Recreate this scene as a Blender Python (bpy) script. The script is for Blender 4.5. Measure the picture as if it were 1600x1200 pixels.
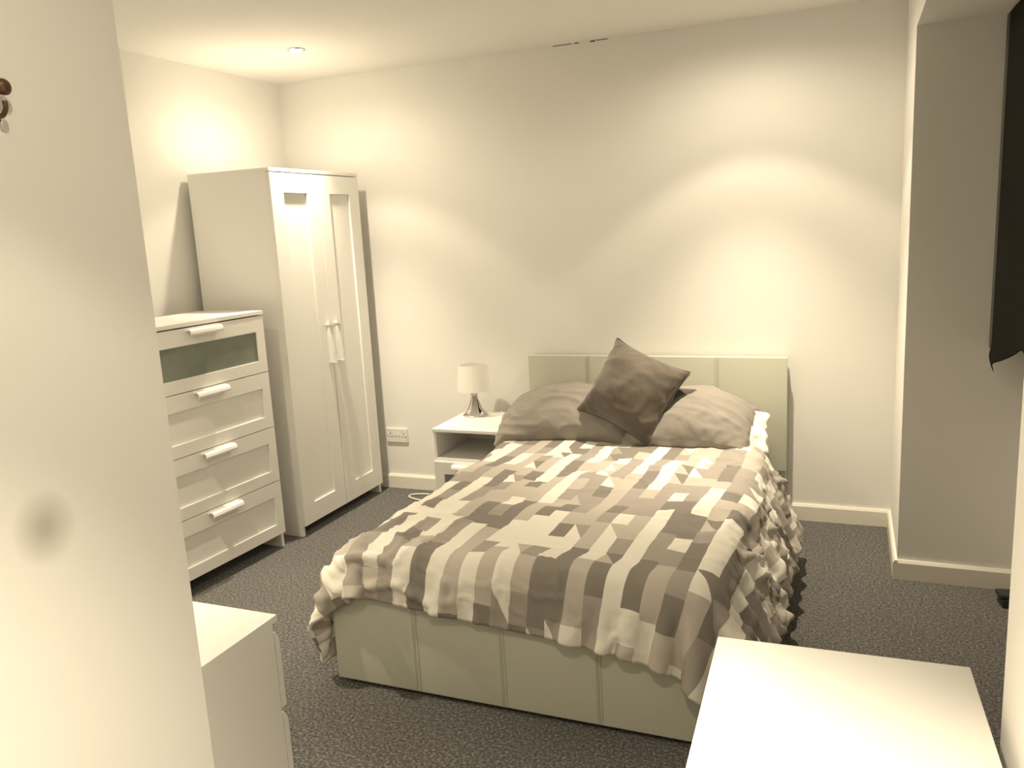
import bpy, bmesh, math, random
import numpy as np
from mathutils import Vector, Matrix

for o in list(bpy.data.objects):
    bpy.data.objects.remove(o, do_unlink=True)
scn = bpy.context.scene
COL = scn.collection

# ------------------------------------------------------------------ camera
YAW, PITCH, ROLL = 0.395, -0.187, -0.053
fwd = Vector((-math.sin(YAW)*math.cos(PITCH), math.cos(YAW)*math.cos(PITCH), math.sin(PITCH)))
r0 = Vector((math.cos(YAW), math.sin(YAW), 0)); u0 = r0.cross(fwd)
rt = r0*math.cos(ROLL) + u0*math.sin(ROLL)
up = -r0*math.sin(ROLL) + u0*math.cos(ROLL)
cd = bpy.data.cameras.new('camera'); cam = bpy.data.objects.new('camera', cd); COL.objects.link(cam)
cd.sensor_fit = 'HORIZONTAL'; cd.sensor_width = 36; cd.lens = 1282.0*36/1600
cd.clip_start = 0.02
M4 = Matrix((rt, up, -fwd)).transposed().to_4x4(); M4.translation = (3.1746, -4.2545, 1.5452)
cam.matrix_world = M4
scn.camera = cam
# ------------------------------------------------------------------ world (night outside) and exposure
w = bpy.data.worlds.new('night'); scn.world = w; w.use_nodes = True
w.node_tree.nodes['Background'].inputs[0].default_value = (0.012, 0.015, 0.03, 1)
vs = scn.view_settings
vs.view_transform = 'Standard'; vs.look = 'None'; vs.gamma = 1; vs.exposure = 0.89
LAMP_COL = (1.0, 0.855, 0.63)
BEAM, HALO, SPILL = 116.0, 12.5, 9.0     # watts of the downlights: beam, scallop and wide spill

# ------------------------------------------------------------------ materials
def mat(name, col, rough=0.5, metal=0.0, spec=0.5):
    m = bpy.data.materials.new(name); m.use_nodes = True
    b = m.node_tree.nodes['Principled BSDF']
    b.inputs['Base Color'].default_value = (*col, 1)
    b.inputs['Roughness'].default_value = rough; b.inputs['Metallic'].default_value = metal
    b.inputs['Specular IOR Level'].default_value = spec
    return m
def nd(m, t, **kw):
    n = m.node_tree.nodes.new(t)
    for k, v in kw.items(): setattr(n, k, v)
    return n
def lk(m, a, b): m.node_tree.links.new(a, b)
def bsdf(m): return m.node_tree.nodes['Principled BSDF']
def add_bump(m, scale, strength, dist=0.002, detail=3, coord='Object'):
    tc = nd(m, 'ShaderNodeTexCoord'); n = nd(m, 'ShaderNodeTexNoise')
    n.inputs['Scale'].default_value = scale; n.inputs['Detail'].default_value = detail
    lk(m, tc.outputs[coord], n.inputs['Vector'])
    b = nd(m, 'ShaderNodeBump'); b.inputs['Strength'].default_value = strength; b.inputs['Distance'].default_value = dist
    lk(m, n.outputs['Fac'], b.inputs['Height']); lk(m, b.outputs['Normal'], bsdf(m).inputs['Normal'])
    return n
def noise_colour(m, scale, c1, c2, lo=0.35, hi=0.65, detail=4):
    tc = nd(m, 'ShaderNodeTexCoord'); n = nd(m, 'ShaderNodeTexNoise')
    n.inputs['Scale'].default_value = scale; n.inputs['Detail'].default_value = detail
    lk(m, tc.outputs['Object'], n.inputs['Vector'])
    r = nd(m, 'ShaderNodeValToRGB'); r.color_ramp.elements[0].position = lo; r.color_ramp.elements[1].position = hi
    r.color_ramp.elements[0].color = (*c1, 1); r.color_ramp.elements[1].color = (*c2, 1)
    lk(m, n.outputs['Fac'], r.inputs['Fac']); lk(m, r.outputs['Color'], bsdf(m).inputs['Base Color'])
    return r

WALLC = (0.85, 0.835, 0.795)
m_wall = mat('wall_paint', WALLC, 0.75, spec=0.3)
noise_colour(m_wall, 1.6, (0.84, 0.825, 0.785), (0.86, 0.845, 0.805)); add_bump(m_wall, 260, 0.12, 0.001)
m_ceil = mat('ceiling_paint', (0.87, 0.85, 0.81), 0.85, spec=0.2); add_bump(m_ceil, 200, 0.1, 0.001)
m_trim = mat('gloss_trim', (0.84, 0.81, 0.72), 0.28); add_bump(m_trim, 60, 0.06, 0.001)
m_white = mat('white_melamine', (0.85, 0.84, 0.80), 0.30); add_bump(m_white, 90, 0.03, 0.0005)
m_whitegloss = mat('white_lacquer', (0.86, 0.85, 0.81), 0.22); add_bump(m_whitegloss, 70, 0.03, 0.0005)
m_handle = mat('white_handle', (0.88, 0.87, 0.83), 0.25); add_bump(m_handle, 80, 0.02, 0.0004)
m_dark = mat('unlit_recess', (0.10, 0.095, 0.085), 0.8); add_bump(m_dark, 90, 0.1)
m_frost = mat('frosted_glass', (0.20, 0.225, 0.19), 0.32); noise_colour(m_frost, 7, (0.185, 0.21, 0.175), (0.22, 0.245, 0.205))
m_leather = mat('faux_leather', (0.59, 0.595, 0.50), 0.42); add_bump(m_leather, 420, 0.18, 0.0008, 5)
m_thread = mat('seam_thread', (0.48, 0.475, 0.39), 0.7); add_bump(m_thread, 300, 0.2)
m_chrome = mat('chrome', (0.80, 0.79, 0.77), 0.10, 1.0); add_bump(m_chrome, 20, 0.01, 0.0002)
m_shade = mat('lampshade_fabric', (0.92, 0.91, 0.87), 0.8); add_bump(m_shade, 500, 0.15, 0.0005)
m_plastic = mat('white_plastic', (0.80, 0.79, 0.75), 0.35); add_bump(m_plastic, 60, 0.02, 0.0003)
m_hole = mat('dark_slot', (0.03, 0.03, 0.03), 0.6); add_bump(m_hole, 60, 0.05)
m_cable = mat('cable_white', (0.80, 0.78, 0.72), 0.45); add_bump(m_cable, 60, 0.05)
m_blind = mat('blackout_fabric', (0.020, 0.020, 0.016), 0.9, spec=0.02); noise_colour(m_blind, 300, (0.016, 0.016, 0.013), (0.026, 0.026, 0.021)); add_bump(m_blind, 600, 0.3, 0.001)
m_strip = mat('dark_strip', (0.075, 0.072, 0.06), 0.7); add_bump(m_strip, 200, 0.1)
m_black = mat('black_plastic', (0.018, 0.02, 0.019), 0.45); add_bump(m_black, 120, 0.1)
m_bronze = mat('aged_bronze', (0.13, 0.075, 0.04), 0.45, 0.6); add_bump(m_bronze, 200, 0.2)
m_case = mat('pillowcase_cotton', (0.40, 0.365, 0.33), 0.85, spec=0.2)
noise_colour(m_case, 5, (0.295, 0.27, 0.24), (0.325, 0.298, 0.266)); add_bump(m_case, 55, 0.35, 0.004, 6)
m_pilw = mat('pillow_white_cotton', (0.84, 0.82, 0.76), 0.85, spec=0.2); add_bump(m_pilw, 60, 0.3, 0.004, 5)
m_cush = mat('velvet_taupe', (0.185, 0.150, 0.122), 0.9, spec=0.15)
noise_colour(m_cush, 9, (0.105, 0.088, 0.072), (0.135, 0.113, 0.093)); add_bump(m_cush, 40, 0.3, 0.004, 5)
bsdf(m_cush).inputs['Sheen Weight'].default_value = 0.35; bsdf(m_cush).inputs['Sheen Roughness'].default_value = 0.5
m_cush2 = mat('cushion_charcoal', (0.10, 0.09, 0.08), 0.9, spec=0.15); add_bump(m_cush2, 60, 0.3, 0.003, 5)
m_mattress = mat('mattress_ticking', (0.74, 0.72, 0.66), 0.85); add_bump(m_mattress, 80, 0.3, 0.003)

# carpet: speckled grey twist pile
m_carpet = mat('grey_carpet', (0.15, 0.145, 0.14), 0.95, spec=0.1)
def _carpet():
    m = m_carpet; tc = nd(m, 'ShaderNodeTexCoord')
    n1 = nd(m, 'ShaderNodeTexNoise'); n1.inputs['Scale'].default_value = 105; n1.inputs['Detail'].default_value = 5; n1.inputs['Roughness'].default_value = 0.75
    n2 = nd(m, 'ShaderNodeTexNoise'); n2.inputs['Scale'].default_value = 3.0; n2.inputs['Detail'].default_value = 3
    lk(m, tc.outputs['Object'], n1.inputs['Vector']); lk(m, tc.outputs['Object'], n2.inputs['Vector'])
    r = nd(m, 'ShaderNodeValToRGB'); e = r.color_ramp.elements
    e[0].position = 0.36; e[0].color = (0.032, 0.031, 0.029, 1); e[1].position = 0.66; e[1].color = (0.33, 0.318, 0.30, 1)
    k = e.new(0.5); k.color = (0.10, 0.096, 0.091, 1)
    lk(m, n1.outputs['Fac'], r.inputs['Fac'])
    mx = nd(m, 'ShaderNodeMix', data_type='RGBA', blend_type='MULTIPLY'); mx.inputs['Factor'].default_value = 1.0
    r2 = nd(m, 'ShaderNodeValToRGB'); r2.color_ramp.elements[0].color = (0.82, 0.82, 0.82, 1); r2.color_ramp.elements[1].color = (1.1, 1.1, 1.1, 1)
    lk(m, n2.outputs['Fac'], r2.inputs['Fac'])
    lk(m, r.outputs['Color'], mx.inputs['A']); lk(m, r2.outputs['Color'], mx.inputs['B'])
    lk(m, mx.outputs['Result'], bsdf(m).inputs['Base Color'])
    b = nd(m, 'ShaderNodeBump'); b.inputs['Strength'].default_value = 0.8; b.inputs['Distance'].default_value = 0.006
    lk(m, n1.outputs['Fac'], b.inputs['Height']); lk(m, b.outputs['Normal'], bsdf(m).inputs['Normal'])
    bsdf(m).inputs['Sheen Weight'].default_value = 0.2
_carpet()

# hall wall: the same paint with a round grubby smudge
m_wallhall = mat('wall_paint_hall', WALLC, 0.75, spec=0.3)
def _hall():
    m = m_wallhall; tc = nd(m, 'ShaderNodeTexCoord')
    mp = nd(m, 'ShaderNodeMapping'); mp.vector_type = 'POINT'
    c = Vector((1.901, -3.322, 1.081)); s = 1/0.066
    mp.inputs['Location'].default_value = (-c.x*s*0.2, -c.y*s, -c.z*s*0.9); mp.inputs['Scale'].default_value = (s*0.2, s, s*0.9)
    lk(m, tc.outputs['Object'], mp.inputs['Vector'])
    g = nd(m, 'ShaderNodeTexGradient', gradient_type='SPHERICAL'); lk(m, mp.outputs['Vector'], g.inputs['Vector'])
    r = nd(m, 'ShaderNodeValToRGB'); e = r.color_ramp.elements
    e[0].position = 0.05; e[0].color = (*WALLC, 1); e[1].position = 0.85; e[1].color = (0.52, 0.495, 0.44, 1)
    lk(m, g.outputs['Fac'], r.inputs['Fac']); lk(m, r.outputs['Color'], bsdf(m).inputs['Base Color'])
    add_bump(m, 260, 0.12, 0.001)
_hall()

# duvet print: columns of blocks, some cut by a diagonal
m_duvet = mat('printed_duvet_cotton', (0.5, 0.45, 0.4), 0.85, spec=0.2)
def _duvet():
    m = m_duvet
    uv = nd(m, 'ShaderNodeUVMap'); uv.uv_map = 'UVMap'
    sp = nd(m, 'ShaderNodeSeparateXYZ'); lk(m, uv.outputs['UV'], sp.inputs[0])
    def ma(op, a, b=None):
        n = nd(m, 'ShaderNodeMath', operation=op)
        for i, x in enumerate((a, b)):
            if x is None: continue
            if isinstance(x, (int, float)): n.inputs[i].default_value = x
            else: lk(m, x, n.inputs[i])
        return n.outputs[0]
    def rnd(a, b, seed):
        c = nd(m, 'ShaderNodeCombineXYZ')
        for i, x in enumerate((a, b, seed)):
            if isinstance(x, (int, float)): c.inputs[i].default_value = x
            else: lk(m, x, c.inputs[i])
        n = nd(m, 'ShaderNodeTexWhiteNoise', noise_dimensions='3D'); lk(m, c.outputs[0], n.inputs['Vector'])
        return n.outputs['Value']
    def sel(c, a, b):      # c ? a : b
        n = nd(m, 'ShaderNodeMix', data_type='FLOAT'); lk(m, c, n.inputs['Factor'])
        for k, x in (('A', b), ('B', a)):
            if isinstance(x, (int, float)): n.inputs[k].default_value = x
            else: lk(m, x, n.inputs[k])
        return n.outputs['Result']
    u = ma('DIVIDE', sp.outputs[0], 0.057); col = ma('FLOOR', u); fu = ma('FRACT', u)
    v = ma('ADD', ma('DIVIDE', sp.outputs[1], 0.105), ma('MULTIPLY', rnd(col, 3.3, 1.7), 5.0))
    row = ma('FLOOR', v); fv = ma('FRACT', v)
    pair = ma('FLOOR', ma('DIVIDE', row, 2.0))
    merged = ma('LESS_THAN', rnd(col, pair, 9.1), 0.50)
    ident = sel(merged, ma('ADD', pair, 500.5), row)
    diag = ma('MULTIPLY', ma('LESS_THAN', rnd(col, ident, 21.3), 0.17), ma('LESS_THAN', fu, fv))
    ident2 = sel(diag, ma('ADD', ident, 37.25), ident)
    val = rnd(col, ident2, 5.9)
    odd = ma('MODULO', ma('ABSOLUTE', col), 2.0)
    def ramp(cuts):
        r = nd(m, 'ShaderNodeValToRGB'); r.color_ramp.interpolation = 'CONSTANT'; e = r.color_ramp.elements
        cols = ((0.83, 0.80, 0.72, 1), (0.53, 0.485, 0.43, 1), (0.38, 0.345, 0.31, 1), (0.255, 0.23, 0.205, 1))
        e[0].position = 0; e[0].color = cols[0]; e[1].position = cuts[0]; e[1].color = cols[1]
        for p_, c_ in zip(cuts[1:], cols[2:]): k = e.new(p_); k.color = c_
        lk(m, val, r.inputs['Fac']); return r.outputs['Color']
    mx = nd(m, 'ShaderNodeMix', data_type='RGBA'); lk(m, odd, mx.inputs['Factor'])
    lk(m, ramp((0.54, 0.75, 0.90)), mx.inputs['A']); lk(m, ramp((0.07, 0.36, 0.72)), mx.inputs['B'])
    lk(m, mx.outputs['Result'], bsdf(m).inputs['Base Color'])
    tc = nd(m, 'ShaderNodeTexCoord'); n = nd(m, 'ShaderNodeTexNoise'); n.inputs['Scale'].default_value = 24; n.inputs['Detail'].default_value = 5
    n.inputs['Distortion'].default_value = 0.6
    lk(m, tc.outputs['Object'], n.inputs['Vector'])
    b = nd(m, 'ShaderNodeBump'); b.inputs['Strength'].default_value = 0.35; b.inputs['Distance'].default_value = 0.006
    lk(m, n.outputs['Fac'], b.inputs['Height']); lk(m, b.outputs['Normal'], bsdf(m).inputs['Normal'])
_duvet()

def _shade():
    m = m_shade; tr = nd(m, 'ShaderNodeBsdfTranslucent'); tr.inputs['Color'].default_value = (0.95, 0.93, 0.88, 1)
    mx = nd(m, 'ShaderNodeMixShader'); mx.inputs[0].default_value = 0.38
    out = m.node_tree.nodes['Material Output']
    lk(m, bsdf(m).outputs[0], mx.inputs[1]); lk(m, tr.outputs[0], mx.inputs[2]); lk(m, mx.outputs[0], out.inputs['Surface'])
_shade()

# ------------------------------------------------------------------ helpers
def obj(name, bm, m, parent=None, smooth=False, loc=None):
    me = bpy.data.meshes.new(name)
    bmesh.ops.recalc_face_normals(bm, faces=bm.faces)
    bm.to_mesh(me); bm.free(); me.materials.append(m)
    if smooth:
        for p in me.polygons: p.use_smooth = True
    o = bpy.data.objects.new(name, me); COL.objects.link(o)
    if parent: o.parent = parent
    if loc: o.location = loc
    return o
def empty(name, loc, rz=0.0):
    o = bpy.data.objects.new(name, None); COL.objects.link(o)
    o.location = loc; o.rotation_euler = (0, 0, rz); o.empty_display_size = 0.1
    return o
def tag(o, label, cat, group=None):
    o['label'] = label; o['category'] = cat
    if group: o['group'] = group
    return o
def add_box(bm, x0, x1, y0, y1, z0, z1, bev=0.0):
    t = bmesh.new()
    bmesh.ops.create_cube(t, size=1)
    for v in t.verts:
        v.co = Vector(((x0+x1)/2+v.co.x*(x1-x0), (y0+y1)/2+v.co.y*(y1-y0), (z0+z1)/2+v.co.z*(z1-z0)))
    if bev > 0: bmesh.ops.bevel(t, geom=t.edges[:], offset=bev, segments=2, affect='EDGES', profile=0.7)
    tm = bpy.data.meshes.new('t'); t.to_mesh(tm); t.free(); bm.from_mesh(tm); bpy.data.meshes.remove(tm)
    return bm
def box(x0, x1, y0, y1, z0, z1, bev=0.0): return add_box(bmesh.new(), x0, x1, y0, y1, z0, z1, bev)
def prism(bm, poly, axis, a0, a1):
    """extrude a closed 2-D polygon along an axis; poly gives the two other coordinates in cyclic order"""
    def pt(p, a):
        return {'x': (a, p[0], p[1]), 'y': (p[0], a, p[1]), 'z': (p[0], p[1], a)}[axis]
    A = [bm.verts.new(pt(p, a0)) for p in poly]; B = [bm.verts.new(pt(p, a1)) for p in poly]
    n = len(poly)
    for i in range(n): bm.faces.new((A[i], A[(i+1) % n], B[(i+1) % n], B[i]))
    bm.faces.new(A[::-1]); bm.faces.new(B)
    return bm
def lathe(bm, prof, n=40, cx=0, cy=0, caps=True):
    rings = []
    for r, z in prof:
        rings.append([bm.verts.new((cx+r*math.cos(2*math.pi*i/n), cy+r*math.sin(2*math.pi*i/n), z)) for i in range(n)])
    for a, b in zip(rings, rings[1:]):
        for i in range(n): bm.faces.new((a[i], a[(i+1) % n], b[(i+1) % n], b[i]))
    if caps:
        bm.faces.new(rings[0][::-1]); bm.faces.new(rings[-1])
    return bm
def tube(bm, pts, rad, n=8):
    P = [Vector(p) for p in pts]; rings = []; prev = None
    R = rad if isinstance(rad, (list, tuple)) else [rad]*len(P)
    for i, p in enumerate(P):
        t = (P[min(i+1, len(P)-1)]-P[max(i-1, 0)]).normalized()
        if prev is None: a = t.orthogonal().normalized()
        else: a = (prev-t*prev.dot(t)).normalized()
        prev = a; b = t.cross(a)
        rings.append([bm.verts.new(p+R[i]*(a*math.cos(2*math.pi*k/n)+b*math.sin(2*math.pi*k/n))) for k in range(n)])
    for a, b in zip(rings, rings[1:]):
        for k in range(n): bm.faces.new((a[k], a[(k+1) % n], b[(k+1) % n], b[k]))
    bm.faces.new(rings[0][::-1]); bm.faces.new(rings[-1])
    return bm
def spline(pts, n=8):
    P = [Vector(p) for p in pts]; out = []
    for i in range(len(P)-1):
        p0, p1, p2, p3 = P[max(i-1, 0)], P[i], P[i+1], P[min(i+2, len(P)-1)]
        for k in range(n):
            t = k/n
            out.append(0.5*((2*p1)+(p2-p0)*t+(2*p0-5*p1+4*p2-p3)*t*t+(3*p1-p0-3*p2+p3)*t**3))
    return out+[P[-1]]
def struct(name, bm, m, parent=None):
    o = obj(name, bm, m, parent)
    o['kind'] = 'structure'
    return o

# ------------------------------------------------------------------ setting
CZ = 2.46; XR = 3.387; YC = -0.629; SOF = 2.213; XN = 3.405; YN = -2.932; XW = 3.90; YL = -3.02; XL = 1.901; YE = -6.4
struct('floor', box(-0.1, XW+0.1, YE-0.1, 0.1, -0.08, 0.0), m_carpet)
struct('ceiling', box(-0.1, XW+0.1, YE-0.1, 0.1, CZ, CZ+0.08), m_ceil)
wall_back = struct('wall_back', box(-0.1, XR+0.0, 0.0, 0.1, 0, CZ), m_wall)
struct('wall_left', box(-0.1, 0.0, YL, 0.0, 0, CZ), m_wall)
struct('wall_alcove', box(XR, XW+0.1, YC, 0.1, 0, CZ), m_wall)              # solid nib: right wall of bed recess and alcove back
bm = box(XW, XW+0.1, YN, YC, 0, 0.98)                                       # wall with the window
add_box(bm, XW, XW+0.1, YN, YN+0.06, 0.98, SOF); add_box(bm, XW, XW+0.1, YC-0.05, YC, 0.98, SOF); add_box(bm, XW, XW+0.1, YN+.06, YC-.05, 2.16, SOF)
struct('wall_window', bm, m_wall)
struct('wall_right', box(XN, XW+0.1, YE, YN, 0, SOF), m_wall)
struct('trim_1', box(XR, XW+0.1, YE, YC, SOF, CZ), m_wall)                  # boxed beam over the alcove
struct('wall_hall', box(-0.1, XL, YE, YL, 0, CZ), m_wallhall)
struct('wall_end', box(XL, XN, YE-0.1, YE, 0, CZ), m_wall)
BH, BT = 0.086, 0.016
bprof = [(0, 0), (BT, 0), (BT, BH-0.012), (BT-0.007, BH), (0, BH)]
def baseboard(name, axis, a0, a1, origin, sign):
    bm = bmesh.new()
    if axis == 'x': prism(bm, [(origin+sign*d, z) for d, z in bprof], 'x', a0, a1)
    else: prism(bm, [(origin+sign*d, z) for d, z in bprof], 'y', a0, a1)
    return struct(name, bm, m_trim)
baseboard('baseboard_back', 'x', BT, XR, 0, -1)
baseboard('baseboard_left', 'y', YL, 0, 0, 1)
baseboard('baseboard_right', 'y', YC-BT, -BT, XR, -1)
baseboard('baseboard_alcove', 'x', XR, XW, YC, -1)
baseboard('baseboard_window', 'y', YN, YC-BT, XW, -1)
baseboard('baseboard_near', 'y', YE, YN, XN, -1)
baseboard('baseboard_hall', 'y', YE, YL, XL, 1)
# hairline crack where the ceiling meets the back wall
for x0, x1, t in ((1.73, 1.83, 0.0012), (1.845, 1.87, 0.0025), (1.93, 1.955, 0.004), (1.96, 2.02, 0.0012)):
    c = obj('crack', box(x0, x1, -0.0012, 0.0, CZ-0.004-t, CZ-0.002), m_hole, wall_back)
# window
win = empty('window_1', (XW+0.05, (YN+YC)/2, 0.98)); win['kind'] = 'structure'
hw = (YC-0.05-(YN+0.06))/2-0.001; cy0 = 0.005
bm = bmesh.new()
for a, b, z0, z1 in ((-hw, -hw+.06, .002, 1.178), (hw-.06, hw, .002, 1.178), (-.035, .035, .06, 1.12)): add_box(bm, -.03, .03, a+cy0, b+cy0, z0, z1, .004)
for z0, z1 in ((.002, .06), (1.12, 1.178)): add_box(bm, -.03, .03, -hw+.06+cy0, hw-.06+cy0, z0, z1, .004)
obj('window_frame', bm, m_plastic, win)
m_glass = mat('window_glass', (0.9, 0.95, 0.95), 0.02); bsdf(m_glass).inputs['Transmission Weight'].default_value = 1.0; add_bump(m_glass, 3, 0.01)
for a, b in ((-hw+.06, -.035), (.035, hw-.06)): obj('pane', box(-.004, .004, a+cy0, b+cy0, .06, 1.12), m_glass, win)
obj('window_sill', box(-.085, -.05, -1.08, 1.08, -.02, .0, .004), m_trim, win)

# ------------------------------------------------------------------ ceiling downlights
m_em = bpy.data.materials.new('lamp_glow'); m_em.use_nodes = True
b = bsdf(m_em); b.inputs['Base Color'].default_value = (0.9, 0.88, 0.8, 1); b.inputs['Emission Color'].default_value = (1.0, 0.93, 0.78, 1); b.inputs['Emission Strength'].default_value = 40
add_bump(m_em, 60, 0.05)
def downlight(x, y, label, beam=BEAM, halo=HALO, spill=SPILL):
    t = empty('ceiling_downlight', (x, y, CZ)); tag(t, label, 'light', 'recessed ceiling downlights')
    obj('trim_ring', lathe(bmesh.new(), [(0.030, -0.004), (0.034, -0.007), (0.041, -0.007), (0.045, -0.001), (0.045, 0.0)], 36, caps=False), m_chrome, t, True)
    obj('lens', lathe(bmesh.new(), [(0.001, -0.017), (0.014, -0.0155), (0.026, -0.011), (0.033, -0.004), (0.034, -0.001)], 32), m_em, t, True)
    for nm, e, ang, bl, rad in (('beam', beam, 74, 1.0, 0.025), ('halo', halo, 98, 0.25, 0.025), ('spill', spill, 172, 0.6, 0.03)):
        ld = bpy.data.lights.new(nm, 'SPOT'); ld.energy = e; ld.color = LAMP_COL; ld.spot_size = math.radians(ang); ld.spot_blend = bl; ld.shadow_soft_size = rad
        lo = bpy.data.objects.new(nm, ld); COL.objects.link(lo); lo.parent = t; lo.location = (0, 0, -0.05)
    return t
downlight(0.645, -0.70, 'lit recessed spotlight in ceiling above the wardrobe')
downlight(2.73, -0.62, 'recessed spotlight in ceiling above the bed headboard')
downlight(0.75, -2.45, 'recessed spotlight in ceiling above the floor before the tall chest')
downlight(2.66, -3.74, 'recessed spotlight in ceiling above the foreground chest', BEAM*2.2, HALO*1.3, SPILL*1.2)

# ------------------------------------------------------------------ furniture helpers
def frame_panel(w, h, t, stile, rail_t, rail_b, depth, bev=0.0015):
    """shaker panel in the y-z plane: y 0..w, z 0..h, front at x=0 and back at x=-t; recessed field"""
    bm = bmesh.new()
    o = [(0, 0), (w, 0), (w, h), (0, h)]; i = [(stile, rail_b), (w-stile, rail_b), (w-stile, h-rail_t), (stile, h-rail_t)]
    O = [bm.verts.new((0, y, z)) for y, z in o]; I = [bm.verts.new((0, y, z)) for y, z in i]
    D = [bm.verts.new((-depth, y, z)) for y, z in i]; B = [bm.verts.new((-t, y, z)) for y, z in o]
    for k in range(4):
        j = (k+1) % 4
        bm.faces.new((O[k], O[j], I[j], I[k])); bm.faces.new((I[k], I[j], D[j], D[k])); bm.faces.new((B[k], B[j], O[j], O[k]))
    bm.faces.new(D); bm.faces.new(B[::-1])
    bmesh.ops.recalc_face_normals(bm, faces=bm.faces)
    ed = [e for e in bm.edges if all(abs(v.co.x) < 1e-6 for v in e.verts) and (all(v in O for v in e.verts) or all(v in I for v in e.verts))]
    bmesh.ops.bevel(bm, geom=ed, offset=bev, segments=2, affect='EDGES')
    return bm
GRIP = [(0, 0.0), (0.010, 0.004), (0.022, 0.003), (0.030, -0.004), (0.033, -0.016), (0.031, -0.024), (0.028, -0.024), (0.029, -0.014), (0.026, -0.006), (0.020, -0.002), (0.010, -0.002), (0, -0.006)]
def ledge_grip(L):      # horizontal lip handle, runs along y, centred
    return prism(bmesh.new(), GRIP, 'y', -L/2, L/2)
def bar_grip(L):        # the same lip turned upright
    bm = bmesh.new(); prism(bm, [(d, -v) for d, v in GRIP], 'z', -L/2, L/2); return bm

# wardrobe ---------------------------------------------------------- local: x forward, y along the front, z up
def make_wardrobe():
    W, D, H = 0.78, 0.51, 1.90; DT = 0.020
    t = empty('wardrobe', (0.5518, -0.495, 0), -0.0078)
    tag(t, 'tall white two-door wardrobe with recessed door panels in the room corner', 'wardrobe')
    xb, xf = -D, -DT-0.002
    bm = bmesh.new()
    add_box(bm, xb, xf+0.004, -W/2, -W/2+0.018, 0, H-0.018, .001); add_box(bm, xb, xf+0.004, W/2-0.018, W/2, 0, H-0.018, .001)
    add_box(bm, xb+.002, xf, -W/2+.018, W/2-.018, 0.075, 0.093); add_box(bm, xb+.002, xb+.008, -W/2+.018, W/2-.018, 0.093, H-.018)
    obj('body', bm, m_white, t)
    obj('top_panel', box(xb, 0.0, -W/2, W/2, H-0.018, H, .0012), m_white, t)
    h = H-0.018-0.004-0.058; dw = W/2-0.003
    for s in (-1, 1):
        y0 = -W/2+0.001 if s < 0 else 0.002
        d = obj('door', frame_panel(dw, h, DT-.001, 0.099, 0.098, 0.107, 0.010), m_white, t, loc=(0, y0, 0.058))
        hy = dw-0.036 if s < 0 else 0.034
        hd = obj('handle', bar_grip(0.20), m_handle, d, loc=(0, hy, 0.98-0.058))
        for e in (-1, 1): obj('handle_cap', box(0, .034, -.005, .025, -.003, .003, .001), m_chrome, d, loc=(0, hy, 0.98-0.058+e*.103))
    return t
make_wardrobe()

# tall chest -------------------------------------------------------
def make_chest():
    W, D, H = 0.78, 0.41, 1.217; a = -0.0566
    far = Vector((0.526, -1.014)); al = Vector((math.sin(a), -math.cos(a)))
    c = far+al*(W/2)
    t = empty('chest_of_drawers', (c.x, c.y, 0), a)
    tag(t, 'tall white four-drawer chest with frosted glass top drawer beside the wardrobe', 'chest of drawers')
    DT = 0.018
    bm = bmesh.new()
    for s in (-1, 1):
        y0 = -W/2 if s < 0 else W/2-.018
        add_box(bm, -D, -DT-.002, y0, y0+.018, 0.0, H-.018, .001)
    add_box(bm, -D, -D+.006, -W/2+.018, W/2-.018, .07, H-.018); add_box(bm, -D+.006, -DT-.004, -W/2+.018, W/2-.018, .07, .085)
    obj('body', bm, m_white, t)
    obj('top_panel', box(-D, 0.002, -W/2, W/2, H-.018, H, .0012), m_white, t)
    zb, zt = 0.078, H-.022; dh = (zt-zb)/4
    for i in range(4):
        z0 = zt-(i+1)*dh+.0015; hh = dh-.003
        d = obj('drawer', frame_panel(W-.004, hh, DT, .055, .076, .058, .010), m_white, t, loc=(0, -W/2+.002, z0))
        if i == 0:
            obj('glass_panel', box(-.0098, -.006, .0555, W-.004-.0555, .0585, hh-.0765), m_frost, d)
        obj('handle', ledge_grip(0.19), m_handle, d, loc=(0, (W-.004)/2, hh-.010))
    return t
make_chest()

# bedside cabinet (faces -y) ----------------------------------------
def make_bedside():
    W, D, H = 0.375, 0.43, 0.525
    t = empty('bedside_cabinet', (1.330, -0.508, 0), -math.pi/2)     # local +x -> world -y, local y -> world x
    tag(t, 'small white bedside cabinet with open shelf, between wardrobe and bed', 'bedside cabinet')
    bm = bmesh.new()
    for s in (-1, 1):
        y0 = -W/2 if s < 0 else W/2-.016
        add_box(bm, -D, -.004, y0, y0+.016, 0, H-.016, .001)
    add_box(bm, -D, -D+.006, -W/2+.016, W/2-.016, .05, H-.016)
    add_box(bm, -D+.006, -.006, -W/2+.016, W/2-.016, .05, .066)
    obj('body', bm, m_white, t)
    obj('top_panel', box(-D-.0, 0.006, -W/2-.002, W/2+.002, H-.016, H, .0012), m_white, t)
    obj('shelf', box(-D+.006, 0.0, -W/2+.016, W/2-.016, .350, .366, .001), m_white, t)
    hh = .292
    d = obj('drawer', frame_panel(W-.004, hh, .016, .058, .068, .05, .008), m_white, t, loc=(0.014, -W/2+.002, .057))
    obj('glass_panel', box(-.0078, -.004, .0585, W-.004-.0585, .0505, hh-.0685), m_frost, d)
    obj('handle', ledge_grip(0.14), m_handle, d, loc=(0, (W-.004)/2, hh-.012))
make_bedside()

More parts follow.
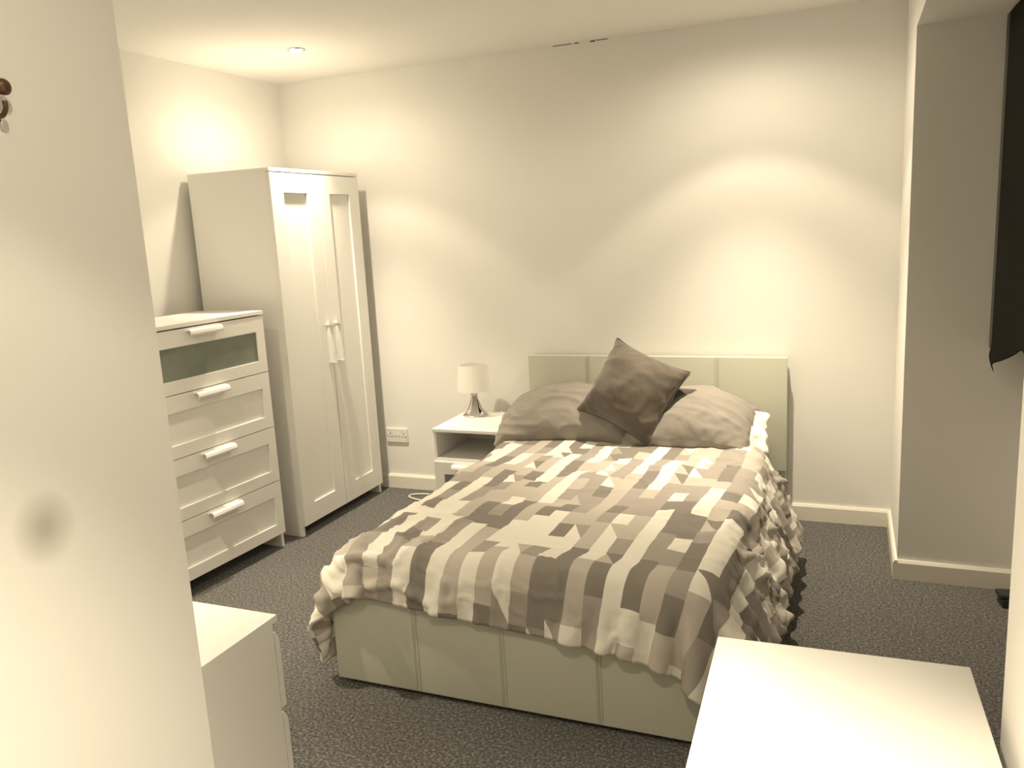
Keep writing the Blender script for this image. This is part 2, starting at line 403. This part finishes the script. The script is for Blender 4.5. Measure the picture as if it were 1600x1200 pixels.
# low chest behind the passage wall (faces +y): grip gaps over each drawer front
def drawer_front(W, z0, z1):
    # slab whose top edge is bevelled backwards as a finger grip
    bm = bmesh.new()
    prism(bm, [(-.018, z0), (0, z0), (0, z1-.022), (-.012, z1), (-.018, z1)], 'y', -W/2, W/2); return bm
def make_low_chest(name, loc, rz, W, D, H, n, label, grp=None):
    t = empty(name, loc, rz); tag(t, label, 'chest of drawers', grp)
    bm = bmesh.new()
    for s in (-1, 1):
        y0 = -W/2 if s < 0 else W/2-.016
        add_box(bm, -D, -.022, y0, y0+.016, 0, H-.02, .001)
    add_box(bm, -D, -D+.006, -W/2+.016, W/2-.016, .0, H-.02)
    add_box(bm, -D+.006, -.024, -W/2+.016, W/2-.016, .03, .045)
    obj('body', bm, m_white, t)
    obj('top_panel', box(-D, 0, -W/2, W/2, H-.02, H, .0015), m_whitegloss, t)
    zt = H-.030; zb = .045; dh = (zt-zb)/n
    for i in range(n):
        obj('drawer', drawer_front(W, zb+i*dh, zb+(i+1)*dh-.016), m_white, t)
    obj('plinth', box(-.06, -.045, -W/2+.016, W/2-.016, 0, .03), m_white, t)
    return t
make_low_chest('low_chest', (1.754-.21, -2.593, 0), math.pi/2, .42, .40, .55, 2, 'low white two-drawer chest half hidden behind the passage wall corner')
make_low_chest('low_chest', (2.974, -3.205, 0), math.pi+0.03, .78, .415, .78, 3, 'white chest with glossy bare top in right foreground near the bed')

# ------------------------------------------------------------------ bed
BX0, BX1, BY = 1.53, 2.82, -2.045
def make_bed():
    t = empty('bed', ((BX0+BX1)/2, -1.0, 0)); tag(t, 'double bed with pale padded faux-leather headboard and box base', 'bed')
    ox, oy = (BX0+BX1)/2, -1.0
    def L(bm):
        bmesh.ops.translate(bm, verts=bm.verts, vec=(-ox, -oy, 0)); return bm
    # headboard of four padded panels
    hx0, hx1, hz = 1.54, 2.902, 0.855
    hb = obj('headboard', L(box(hx0+.004, hx1-.004, -.07, -.022, .27, hz-.004, .006)), m_leather, t)
    pw = (hx1-hx0)/4
    for i in range(4):
        obj('padded_panel', L(box(hx0+i*pw+.0002, hx0+(i+1)*pw-.0002, -.085, -.066, .275, hz, .0035)), m_leather, hb, True)
    for i in range(1, 4):
        for dx in (-.008, .008):
            obj('stitching', L(box(hx0+i*pw+dx-.0012, hx0+i*pw+dx+.0012, -.0868, -.084, .28, hz-.01)), m_thread, hb)
    for x0, x1 in ((hx0+.005, hx0+.06), (hx1-.065, hx1-.005)):
        obj('headboard_leg', L(box(x0, x1, -.066, -.028, 0, .27, .004)), m_leather, t)
    # box base
    base = obj('base', L(box(BX0+.01, BX1-.01, BY+.03, -.09, .02, .37, .006)), m_leather, t)
    fx = [BX0, 1.853, 2.170, 2.490, BX1]
    for a, b_ in zip(fx, fx[1:]):
        obj('foot_panel', L(box(a+.0002, b_-.0002, BY, BY+.03, .018, .375, .003)), m_leather, base, True)
    for a in fx[1:-1]:
        for dx in (-.007, .007):
            obj('stitching', L(box(a+dx-.001, a+dx+.001, BY-.0016, BY+.002, .022, .37)), m_thread, base)
    for x in (BX0+.05, BX1-.05):
        for y in (BY+.08, -.15):
            obj('foot', L(box(x-.03, x+.03, y-.03, y+.03, 0, .022)), m_black, t)
    mt = obj('mattress', L(box(BX0+.065, BX1-.0, BY+.02, -.10, .372, .470, .04)), m_mattress, t, True)
    return t
make_bed()

# ------------------------------------------------------------------ cloth: position based dynamics on grids
def relax(X, dj, di, rest, k):
    """distance constraints between X[j,i] and X[j+dj,i+di], in two interleaved batches"""
    ny, nx = X.shape[:2]
    a_i0, b_i0 = (0, di) if di >= 0 else (-di, 0)
    wI = nx-abs(di); wJ = ny-dj
    A = X[0:wJ, a_i0:a_i0+wI]; B = X[dj:dj+wJ, b_i0:b_i0+wI]
    r = rest if np.isscalar(rest) else rest[0:wJ, a_i0:a_i0+wI]
    step = max(dj, abs(di))
    for par in (0, 1):
        if dj: idx = np.nonzero((np.arange(wJ)//step) % 2 == par)[0]; a, b_ = A[idx], B[idx]; rr = r if np.isscalar(r) else r[idx]
        else: idx = np.nonzero((np.arange(wI)//step) % 2 == par)[0]; a, b_ = A[:, idx], B[:, idx]; rr = r if np.isscalar(r) else r[:, idx]
        d = b_-a; l = np.sqrt((d*d).sum(-1))+1e-9
        c = (0.5*k*(l-rr)/l)[..., None]*d
        if dj: A[idx] = a+c; B[idx] = b_-c
        else: A[:, idx] = a+c; B[:, idx] = b_-c
def smooth_noise(ny, nx, cells, rng):
    g = rng.standard_normal((cells+3, cells+3))
    y = np.linspace(0, cells-1e-6, ny)[:, None]*np.ones((1, nx)); x = np.linspace(0, cells-1e-6, nx)[None, :]*np.ones((ny, 1))
    j = y.astype(int); i = x.astype(int); fy = y-j; fx = x-i
    fy = fy*fy*(3-2*fy); fx = fx*fx*(3-2*fx)
    return (g[j, i]*(1-fy)*(1-fx)+g[j+1, i]*fy*(1-fx)+g[j, i+1]*(1-fy)*fx+g[j+1, i+1]*fy*fx)
def grid_normals(X):
    dx = np.gradient(X, axis=1); dy = np.gradient(X, axis=0)
    n = np.cross(dx, dy); return n/(np.linalg.norm(n, axis=-1, keepdims=True)+1e-9)
def push_box(X, V, c, h, rad, thick, fric):
    """keep points outside a rounded box"""
    q = X-c; a = np.abs(q)-(h-rad)
    o = np.maximum(a, 0); lo = np.sqrt((o*o).sum(-1)); inn = np.minimum(a.max(-1), 0)
    d = lo+inn-rad-thick
    hit = d < 0
    if not hit.any(): return
    ax = a[hit]; sg = np.sign(q[hit]); oo = o[hit]; ll = lo[hit][:, None]
    g = np.where(ll > 1e-6, oo/np.maximum(ll, 1e-6), (ax == ax.max(-1, keepdims=True)).astype(float))*sg
    X[hit] -= g*d[hit][:, None]
    mv = X[hit]-V[hit]; tan = mv-g*(mv*g).sum(-1, keepdims=True)
    X[hit] -= tan*fric
def grid_mesh(name, X, uvs, m, parent=None, thick=0.0, offset=-1, flip=False, sub=1):
    ny, nx = X.shape[:2]
    me = bpy.data.meshes.new(name)
    idx = np.arange(ny*nx).reshape(ny, nx)
    f = np.stack([idx[:-1, :-1], idx[:-1, 1:], idx[1:, 1:], idx[1:, :-1]], -1).reshape(-1, 4)
    if flip: f = f[:, ::-1]
    me.from_pydata(X.reshape(-1, 3).tolist(), [], f.tolist())
    ul = me.uv_layers.new(name='UVMap'); ul.data.foreach_set('uv', uvs.reshape(-1, 2)[f.reshape(-1)].astype(np.float32).reshape(-1))
    me.materials.append(m); me.polygons.foreach_set('use_smooth', [True]*len(f))
    o = bpy.data.objects.new(name, me); COL.objects.link(o)
    if thick: 
        s = o.modifiers.new('thickness', 'SOLIDIFY'); s.thickness = thick; s.offset = offset
    if sub: s = o.modifiers.new('smooth', 'SUBSURF'); s.levels = sub; s.render_levels = sub
    return o

def upsample(X, ax, cubic=True):
    X = np.moveaxis(X, ax, 0); n = len(X)
    P = np.concatenate([2*X[:1]-X[1:2], X, 2*X[-1:]-X[-2:-1]])
    mid = (-P[:-3]+9*P[1:-2]+9*P[2:-1]-P[3:])/16 if cubic else (X[:-1]+X[1:])/2
    out = np.empty((2*n-1,)+X.shape[1:]); out[0::2] = X; out[1::2] = mid
    return np.moveaxis(out, 0, ax)
def creases(ny, nx, cells, rng, power=1.7):
    """sharp ridges of a warped noise, 0..1"""
    a = smooth_noise(ny, nx, cells, rng); w_ = 0.5*smooth_noise(ny, nx, max(2, cells//2), rng)
    return np.clip(1-np.abs(a+w_)*1.25, 0, 1)**power
def make_duvet():
    rng = np.random.default_rng(11)
    s = 0.0155; nx, ny = 119, 110                      # 1.83 m across, 1.69 m along
    xs = (np.arange(nx)-(nx-1)/2)*s; ys = -np.arange(ny)*s
    X = np.zeros((ny, nx, 3)); a = -0.06
    X[..., 0] = 2.205+xs[None, :]*math.cos(a)-(ys[:, None]+.9)*math.sin(a); X[..., 1] = -0.505+xs[None, :]*math.sin(a)+ys[:, None]*math.cos(a)
    X[..., 2] = 0.52+0.010*smooth_noise(ny, nx, 14, rng)
    UV = np.stack([np.broadcast_to((np.arange(nx)*s)[None, :], (ny, nx)), np.broadcast_to((np.arange(ny)*s)[:, None], (ny, nx))], -1)
    # the cover is a little larger than what lies under it: crumples most on the right and at the foot
    J, I = np.mgrid[0:ny, 0:nx]
    side = np.clip((I-87)/20, 0, 1)
    ex = 1.0+0.07*side+0.05*np.clip((J-90)/14, 0, 1)+0.010*smooth_noise(ny, nx, 9, rng)
    ey = 1.0+0.09*side+0.02*np.clip((18-J)/18, 0, 1)+0.010*smooth_noise(ny, nx, 9, rng)
    V = X.copy(); g = np.array([0, 0, -9.8])*(1/60)**2*0.10
    c1 = np.array([(1.60+2.83)/2, -1.06, 0.235]); h1 = np.array([(2.83-1.60)/2, 0.965, 0.235])
    c2 = np.array([(BX0+BX1)/2, (BY-.1)/2, 0.19]); h2 = np.array([(BX1-BX0)/2, (-BY-.1)/2, 0.19])
    for step in range(190):
        vel = (X-V)*0.965; V = X.copy(); X = X+vel+g
        low = np.clip((0.475-X[..., 2])/0.05, 0, 1); gm = -g[2]
        X[..., 0] += low*gm*(0.45*np.clip((X[..., 0]-2.84)/.03, 0, 1)-0.08*np.clip((1.59-X[..., 0])/.03, 0, 1))
        X[..., 1] -= low*gm*0.06*np.clip((-2.04-X[..., 1])/.03, 0, 1)
        if step < 60: X += 0.0006*rng.standard_normal(X.shape)*np.array([.3, .3, 1])
        for it in range(7):
            relax(X, 0, 1, s*ex, 1.0); relax(X, 1, 0, s*ey, 1.0)
            relax(X, 1, 1, s*1.4142*(ex+ey)/2, .5); relax(X, 1, -1, s*1.4142*(ex+ey)/2, .5)
            relax(X, 0, 2, 2*s*ex, .12); relax(X, 2, 0, 2*s*ey, .12)
        push_box(X, V, c1, h1, 0.055, 0.030, 0.55)
        push_box(X, V, c2, h2, 0.01, 0.016, 0.4)
        z = X[..., 2]; lowm = z < 0.03; X[..., 2] = np.where(lowm, 0.03, z)
    X = upsample(upsample(X, 0), 1); UV = upsample(upsample(UV, 0, False), 1, False)
    ny, nx = X.shape[:2]
    n = grid_normals(X); n = n*np.sign(n[..., 2].mean()+1e-9)
    top = np.clip((X[..., 2]-0.45)/0.05, 0, 1)
    head = np.clip(1-UV[..., 1]/.30, 0, 1); foot = np.clip((UV[..., 1]-1.36)/.15, 0, 1)
    puff = np.abs(0.010*smooth_noise(ny, nx, 8, rng))
    A = 0.0068+0.007*head+0.013*foot+0.010*(1-top)
    right = np.clip((UV[..., 0]-1.52)/.12, 0, 1); A = A+0.011*right
    cre = creases(ny, nx, 10, rng, 2.2)*.8+creases(ny, nx, 19, rng, 2.6)*.9+creases(ny, nx, 33, rng, 2.6)*.55
    patch = np.clip(0.6+0.55*smooth_noise(ny, nx, 7, rng), 0.1, 1.3)
    X = X+n*(puff*top+A*patch*cre)[..., None]
    o = grid_mesh('duvet', X, UV, m_duvet, None, 0.014, 0, sub=0)
    tag(o, 'duvet with patchwork print of cream, taupe and grey blocks spread over the bed', 'duvet')
    return X
DUV = make_duvet()

def inflate(w, h, n, pressure, steps, seed, R, planes, grav=0.12, puffed=1.0, opening=None):
    """a pillow: two square sheets sewn at the rim, blown up, posed by the 4x4 R, then rested against half-spaces (point, normal)"""
    rng = np.random.default_rng(seed)
    nx = max(8, int(round(w/n))+1); ny = max(8, int(round(h/n))+1); sx = w/(nx-1); sy = h/(ny-1)
    xs = (np.arange(nx)-(nx-1)/2)*sx; ys = (np.arange(ny)-(ny-1)/2)*sy
    P = np.zeros((2, ny, nx, 3)); P[..., 0] = xs[None, None, :]; P[..., 1] = ys[None, :, None]
    env = (np.sin(np.linspace(0, math.pi, nx))[None, :]*np.sin(np.linspace(0, math.pi, ny))[:, None])**.5
    for k, sg in ((0, 1), (1, -1)):
        P[k, ..., 2] = sg*(0.045*env*puffed)+0.004*env*smooth_noise(ny, nx, 9, rng)
    A = np.array(R)[:3, :3]; b = np.array(R)[:3, 3]
    P = P@A.T+b
    V = P.copy(); g = np.array([0, 0, -9.8])*(1/60)**2*grav
    rim = np.zeros((ny, nx), bool); rim[0] = rim[-1] = True; rim[:, 0] = rim[:, -1] = True
    e = [1+0.03*smooth_noise(ny, nx, 7, rng) for _ in range(2)]
    for st in range(steps):
        vel = (P-V)*0.90; V = P.copy(); P = P+vel+g
        for k, sg in ((0, 1), (1, -1)):
            P[k] += sg*grid_normals(P[k])*pressure
        for it in range(5):
            for k in (0, 1):
                relax(P[k], 0, 1, sx*e[k], 1.0); relax(P[k], 1, 0, sy*e[k], 1.0)
                dg = math.hypot(sx, sy); relax(P[k], 1, 1, dg, .35); relax(P[k], 1, -1, dg, .35)
                relax(P[k], 0, 2, 2*sx, .05); relax(P[k], 2, 0, 2*sy, .05)
            av = (P[0]+P[1])/2
            for k in (0, 1): P[k][rim] = av[rim]
        for pt, nn in planes:
            d = (P-np.array(pt))@np.array(nn); hit = d < 0
            if hit.any():
                P[hit] -= d[hit][:, None]*np.array(nn)
                mv = P[hit]-V[hit]; P[hit] -= 0.8*(mv-(mv@np.array(nn))[:, None]*np.array(nn))
    return P
def pillow_mesh(name, P, m, parent=None):
    ny, nx = P.shape[1:3]
    idx = [np.arange(ny*nx).reshape(ny, nx), None]
    b = -np.ones((ny, nx), int); rim = np.zeros((ny, nx), bool); rim[0] = rim[-1] = True; rim[:, 0] = rim[:, -1] = True
    b[rim] = idx[0][rim]; b[~rim] = ny*nx+np.arange((~rim).sum()); idx[1] = b
    verts = np.concatenate([P[0].reshape(-1, 3), P[1][~rim]])
    F = []
    for k in (0, 1):
        q = idx[k]; f = np.stack([q[:-1, :-1], q[:-1, 1:], q[1:, 1:], q[1:, :-1]], -1).reshape(-1, 4)
        F.append(f if k == 0 else f[:, ::-1])
    me = bpy.data.meshes.new(name); me.from_pydata(verts.tolist(), [], np.concatenate(F).tolist()); me.validate()
    me.materials.append(m); me.polygons.foreach_set('use_smooth', [True]*len(me.polygons))
    o = bpy.data.objects.new(name, me); COL.objects.link(o)
    if parent: o.parent = parent
    s = o.modifiers.new('smooth', 'SUBSURF'); s.levels = 1; s.render_levels = 1
    return o
def pose(loc, tilt, spin, yaw=0.0):
    """pillow stands on its long edge facing the foot of the bed; tilt leans it back, spin turns it in its plane"""
    return Matrix.Translation(loc) @ Matrix.Rotation(yaw, 4, 'Z') @ Matrix.Rotation(math.radians(90)-tilt, 4, 'X') @ Matrix.Rotation(spin, 4, 'Z')
def ridged(ny, nx, cells, rng):
    return 1-np.minimum(np.abs(smooth_noise(ny, nx, cells, rng))*1.6, 1)
def wrinkle(P, amp, seed, slope=(0.6, -0.5), freq=9):
    """soft creases: stretched ridges across the cloth, fading in the middle of the pillow"""
    rng = np.random.default_rng(seed)
    for k, sg in ((0, 1), (1, -1)):
        ny, nx = P[k].shape[:2]
        v, u = np.mgrid[0:1:ny*1j, 0:1:nx*1j]
        warp = 0.9*smooth_noise(ny, nx, 4, rng)+0.25*smooth_noise(ny, nx, 9, rng)
        ph = freq*(slope[0]*u+v*1.2+slope[1]*u*u)*2+warp*2.2
        rid = (0.5+0.5*np.cos(ph*math.pi/1.6))**3
        edge = np.clip(np.minimum(np.minimum(u, 1-u), np.minimum(v, 1-v))/.06, 0, 1)
        mask = np.clip(0.55+0.6*smooth_noise(ny, nx, 5, rng), 0, 1)*edge
        cre = creases(ny, nx, 5, rng)+.6*creases(ny, nx, 10, rng)+.35*creases(ny, nx, 20, rng)
        P[k] += sg*grid_normals(P[k])*(amp*edge*(mask*rid*.7+.55*cre))[..., None]
    return P
MAT_TOP = ((0, 0, 0.475), (0, 0, 1)); HEADB = ((0, -0.095, 0), (0, -1, 0))
R1 = pose((1.868, -0.345, 0.555), math.radians(47), math.radians(2), 0.05)
P = wrinkle(inflate(0.645, 0.45, 0.009, 0.0020, 75, 3, R1, [MAT_TOP, HEADB]), .016, 31)
tag(pillow_mesh('pillow', P, m_case), 'grey pillow on the lamp side of the bed, beside the bedside cabinet', 'pillow', 'grey bed pillows')
R2 = pose((2.472, -0.345, 0.563), math.radians(45), math.radians(1), 0.0)
P2 = wrinkle(inflate(0.55, 0.46, 0.009, 0.0020, 75, 8, R2, [MAT_TOP, HEADB]), .016, 32, (-.5, .5))
pil2 = pillow_mesh('pillow', P2, m_case)
tag(pil2, 'grey pillow with white inner poking out of its open end', 'pillow', 'grey bed pillows')
# white ruffled inner at the open right end
Ri = pose((2.745, -0.36, 0.58), math.radians(45), math.radians(3), 0.0)
Pi = wrinkle(inflate(0.20, 0.38, 0.010, 0.0012, 55, 5, Ri, [MAT_TOP, HEADB]), .022, 33, (.2, .1), 7)
inner = pillow_mesh('pillow_inner', Pi, m_pilw, pil2)
# cushions
Rc2 = pose((2.372, -0.415, 0.685), math.radians(30), math.radians(-14), 0.0)
Pc2 = inflate(0.25, 0.25, 0.014, 0.0012, 40, 21, Rc2, [MAT_TOP, HEADB], grav=0.02)
tag(pillow_mesh('cushion', Pc2, m_cush2), 'charcoal cushion mostly hidden behind the brown cushion', 'cushion')
Rc = pose((2.226, -0.485, 0.752), math.radians(27), math.radians(-25), 0.0)
Pc = wrinkle(inflate(0.385, 0.385, 0.0105, 0.0022, 45, 14, Rc, [MAT_TOP, HEADB], grav=0.0), .010, 35, (.5, -.4), 6)
cu = pillow_mesh('cushion', Pc, m_cush)
tag(cu, 'brown velvet square cushion standing on one corner against the pillows', 'cushion')
bm = bmesh.new()
rimp = [Pc[0][0, i] for i in range(Pc.shape[2])]+[Pc[0][j, -1] for j in range(1, Pc.shape[1])]+[Pc[0][-1, i] for i in range(Pc.shape[2]-2, -1, -1)]+[Pc[0][j, 0] for j in range(Pc.shape[1]-2, -1, -1)]
tube(bm, [tuple(p) for p in rimp], 0.0045, 6)
obj('piping', bm, m_cush, cu, True)

# ------------------------------------------------------------------ table lamp
def make_lamp():
    z0 = 0.5255
    t = empty('table_lamp', (1.238, -0.165, z0)); tag(t, 'unlit table lamp with white tapered shade and chrome base on bedside cabinet', 'lamp')
    obj('base_plate', lathe(bmesh.new(), [(.070, 0), (.073, .002), (.072, .006), (.062, .008), (.02, .009)], 40), m_chrome, t, True)
    bm = bmesh.new()
    # four flat ribs that sweep in to a waist and out to the foot
    for k in range(4):
        a = 2*math.pi*k/4+0.35; d = Vector((math.cos(a), math.sin(a), 0)); n = Vector((-math.sin(a), math.cos(a), 0))
        prof = [(.066, .006, .030), (.052, .016, .027), (.039, .034, .022), (.028, .058, .017), (.020, .085, .013), (.016, .112, .0115), (.0155, .14, .012)]
        rings = []
        for r, z, hwid in prof:
            c = d*r+Vector((0, 0, z)); rings.append([bm.verts.new(c+n*hwid+d*.003), bm.verts.new(c-n*hwid+d*.003), bm.verts.new(c-n*hwid-d*.003), bm.verts.new(c+n*hwid-d*.003)])
        for A, B in zip(rings, rings[1:]):
            for i in range(4): bm.faces.new((A[i], A[(i+1) % 4], B[(i+1) % 4], B[i]))
        bm.faces.new(rings[0][::-1]); bm.faces.new(rings[-1])
    obj('stem', bm, m_chrome, t)
    obj('bulb_holder', lathe(bmesh.new(), [(.016, .125), (.019, .128), (.019, .165), (.013, .170)], 28), m_chrome, t, True)
    sb, st = .142, .288
    sh = obj('lamp_shade', lathe(bmesh.new(), [(.0955, sb), (.091, sb+.04), (.083, sb+.105), (.0775, st)], 56, caps=False), m_shade, t, True)
    bm = sh.data
    obj('shade_ring', lathe(bmesh.new(), [(.0745, st-.012), (.0765, st-.012), (.0765, st-.008), (.0745, st-.008)], 40, caps=False), m_plastic, t, True)
    obj('bulb', lathe(bmesh.new(), [(.012, .168), (.016, .185), (.026, .21), (.028, .225), (.022, .243), (.008, .252)], 24), m_plastic, t, True)
make_lamp()
pts = spline([(1.292, -.135, .531), (1.33, -.09, .530), (1.36, -.085, .532)], 6)
c = obj('lamp_flex', tube(bmesh.new(), spline([(1.30, -.15, .5295), (1.345, -.135, .5295), (1.37, -.10, .5295), (1.36, -.078, .529)], 6), .0028), m_cable, None, True)
tag(c, 'thin white flex of the lamp on the bedside cabinet', 'cable')
# loose white cable on the carpet
c = obj('loose_cable', tube(bmesh.new(), spline([(1.12, -.20, .006), (1.02, -.135, .006), (.88, -.10, .006), (.78, -.12, .006), (.765, -.165, .006), (.84, -.205, .006), (.98, -.235, .006), (1.13, -.29, .006)], 8), .0045), m_cable, None, True)
tag(c, 'white cable looped on the carpet beside the bedside cabinet', 'cable')

# ------------------------------------------------------------------ double wall socket
def make_socket():
    t = empty('wall_socket', (0.622, 0, .335)); tag(t, 'white double wall socket low on the wall right of the wardrobe', 'socket')
    obj('plate', box(-.073, .073, -.010, 0.0, -.043, .043, .003), m_plastic, t)
    for s in (-1, 1):
        obj('switch', box(s*.013-.006, s*.013+.006, -.0135, -.009, -.001, .018, .001), m_handle, t)
        for dx, dz, w_, h_ in ((0, .012, .0025, .005), (-.011, -.008, .004, .0024), (.011, -.008, .004, .0024)):
            cx = s*.046
            obj('pin_hole', box(cx+dx-w_, cx+dx+w_, -.0106, -.0095, dz-h_, dz+h_), m_hole, t)
        obj('screw', lathe(bmesh.new(), [(.003, 0), (.003, .001)], 12), m_chrome, t, loc=(s*.066, -.0105, 0)).rotation_euler = (math.pi/2, 0, 0)
make_socket()

# ------------------------------------------------------------------ blackout blind in the alcove
def make_blind():
    t = empty('roman_blind', (3.70, -1.20, SOF)); tag(t, 'black fabric window blind with uneven hem hanging in the alcove', 'blind')
    obj('headrail', box(-.012, .03, -1.60, .558, -.045, -.002, .002), m_blind, t)
    # dark guide strip beside the cloth, ends at sill height
    obj('side_strip', box(-.020, -.012, .39, .557, -1.215, -.004, .001), m_strip, t)
    # cloth with slanting hem
    ny, nz = 60, 60; X = np.zeros((nz, ny, 3))
    ztop, zc = 2.195, 0.93
    for i in range(ny):
        f = i/(ny-1)
        y0 = -0.765-f*2.0
        hem = zc+.29*min(f*2.0, .55)
        for j in range(nz):
            q = j/(nz-1); z = ztop+(hem-ztop)*q
            bulge = .055*math.exp(-((z-.975)/.030)**2); corner = -.11*max(0, min(1, (.958-z)/.028))
            yy = y0+(bulge+corner)*max(0, 1-f*5)
            X[j, i] = (3.672-.006*math.sin(f*21)*q, yy, z)
    X -= np.array([3.70, -1.20, SOF])
    o = grid_mesh('cloth', X, np.zeros((nz, ny, 2)), m_blind, None, .004, 0); o.parent = t
make_blind()
# black thing on the alcove carpet
t = empty('black_box', (3.80, -.775, 0), math.radians(8)); tag(t, 'small black box on the carpet by the alcove baseboard', 'box')
obj('body', box(-.055, .06, -.04, .03, 0, .032, .006), m_black, t)
obj('lid', box(-.062, .062, -.032, .036, .033, .050, .006), m_black, t)

# ------------------------------------------------------------------ bronze hook on the passage wall
t = empty('wall_hook', (XL, -3.297, 1.785)); tag(t, 'small brown metal hook on the passage wall at the left', 'hook')
obj('back_plate', box(0, .003, -.012, .014, -.028, .024, .001), m_bronze, t)
obj('knob', lathe(bmesh.new(), [(.003, 0), (.006, .012), (.012, .020), (.013, .026), (.008, .032)], 20), m_bronze, t, True, loc=(0.003, 0.008, .022)).rotation_euler = (0, math.pi/2, 0)
obj('prong', tube(bmesh.new(), spline([(.002, .004, -.012), (.018, .004, -.022), (.030, .004, -.012), (.030, .004, .0)], 5), .004), m_bronze, t, True)
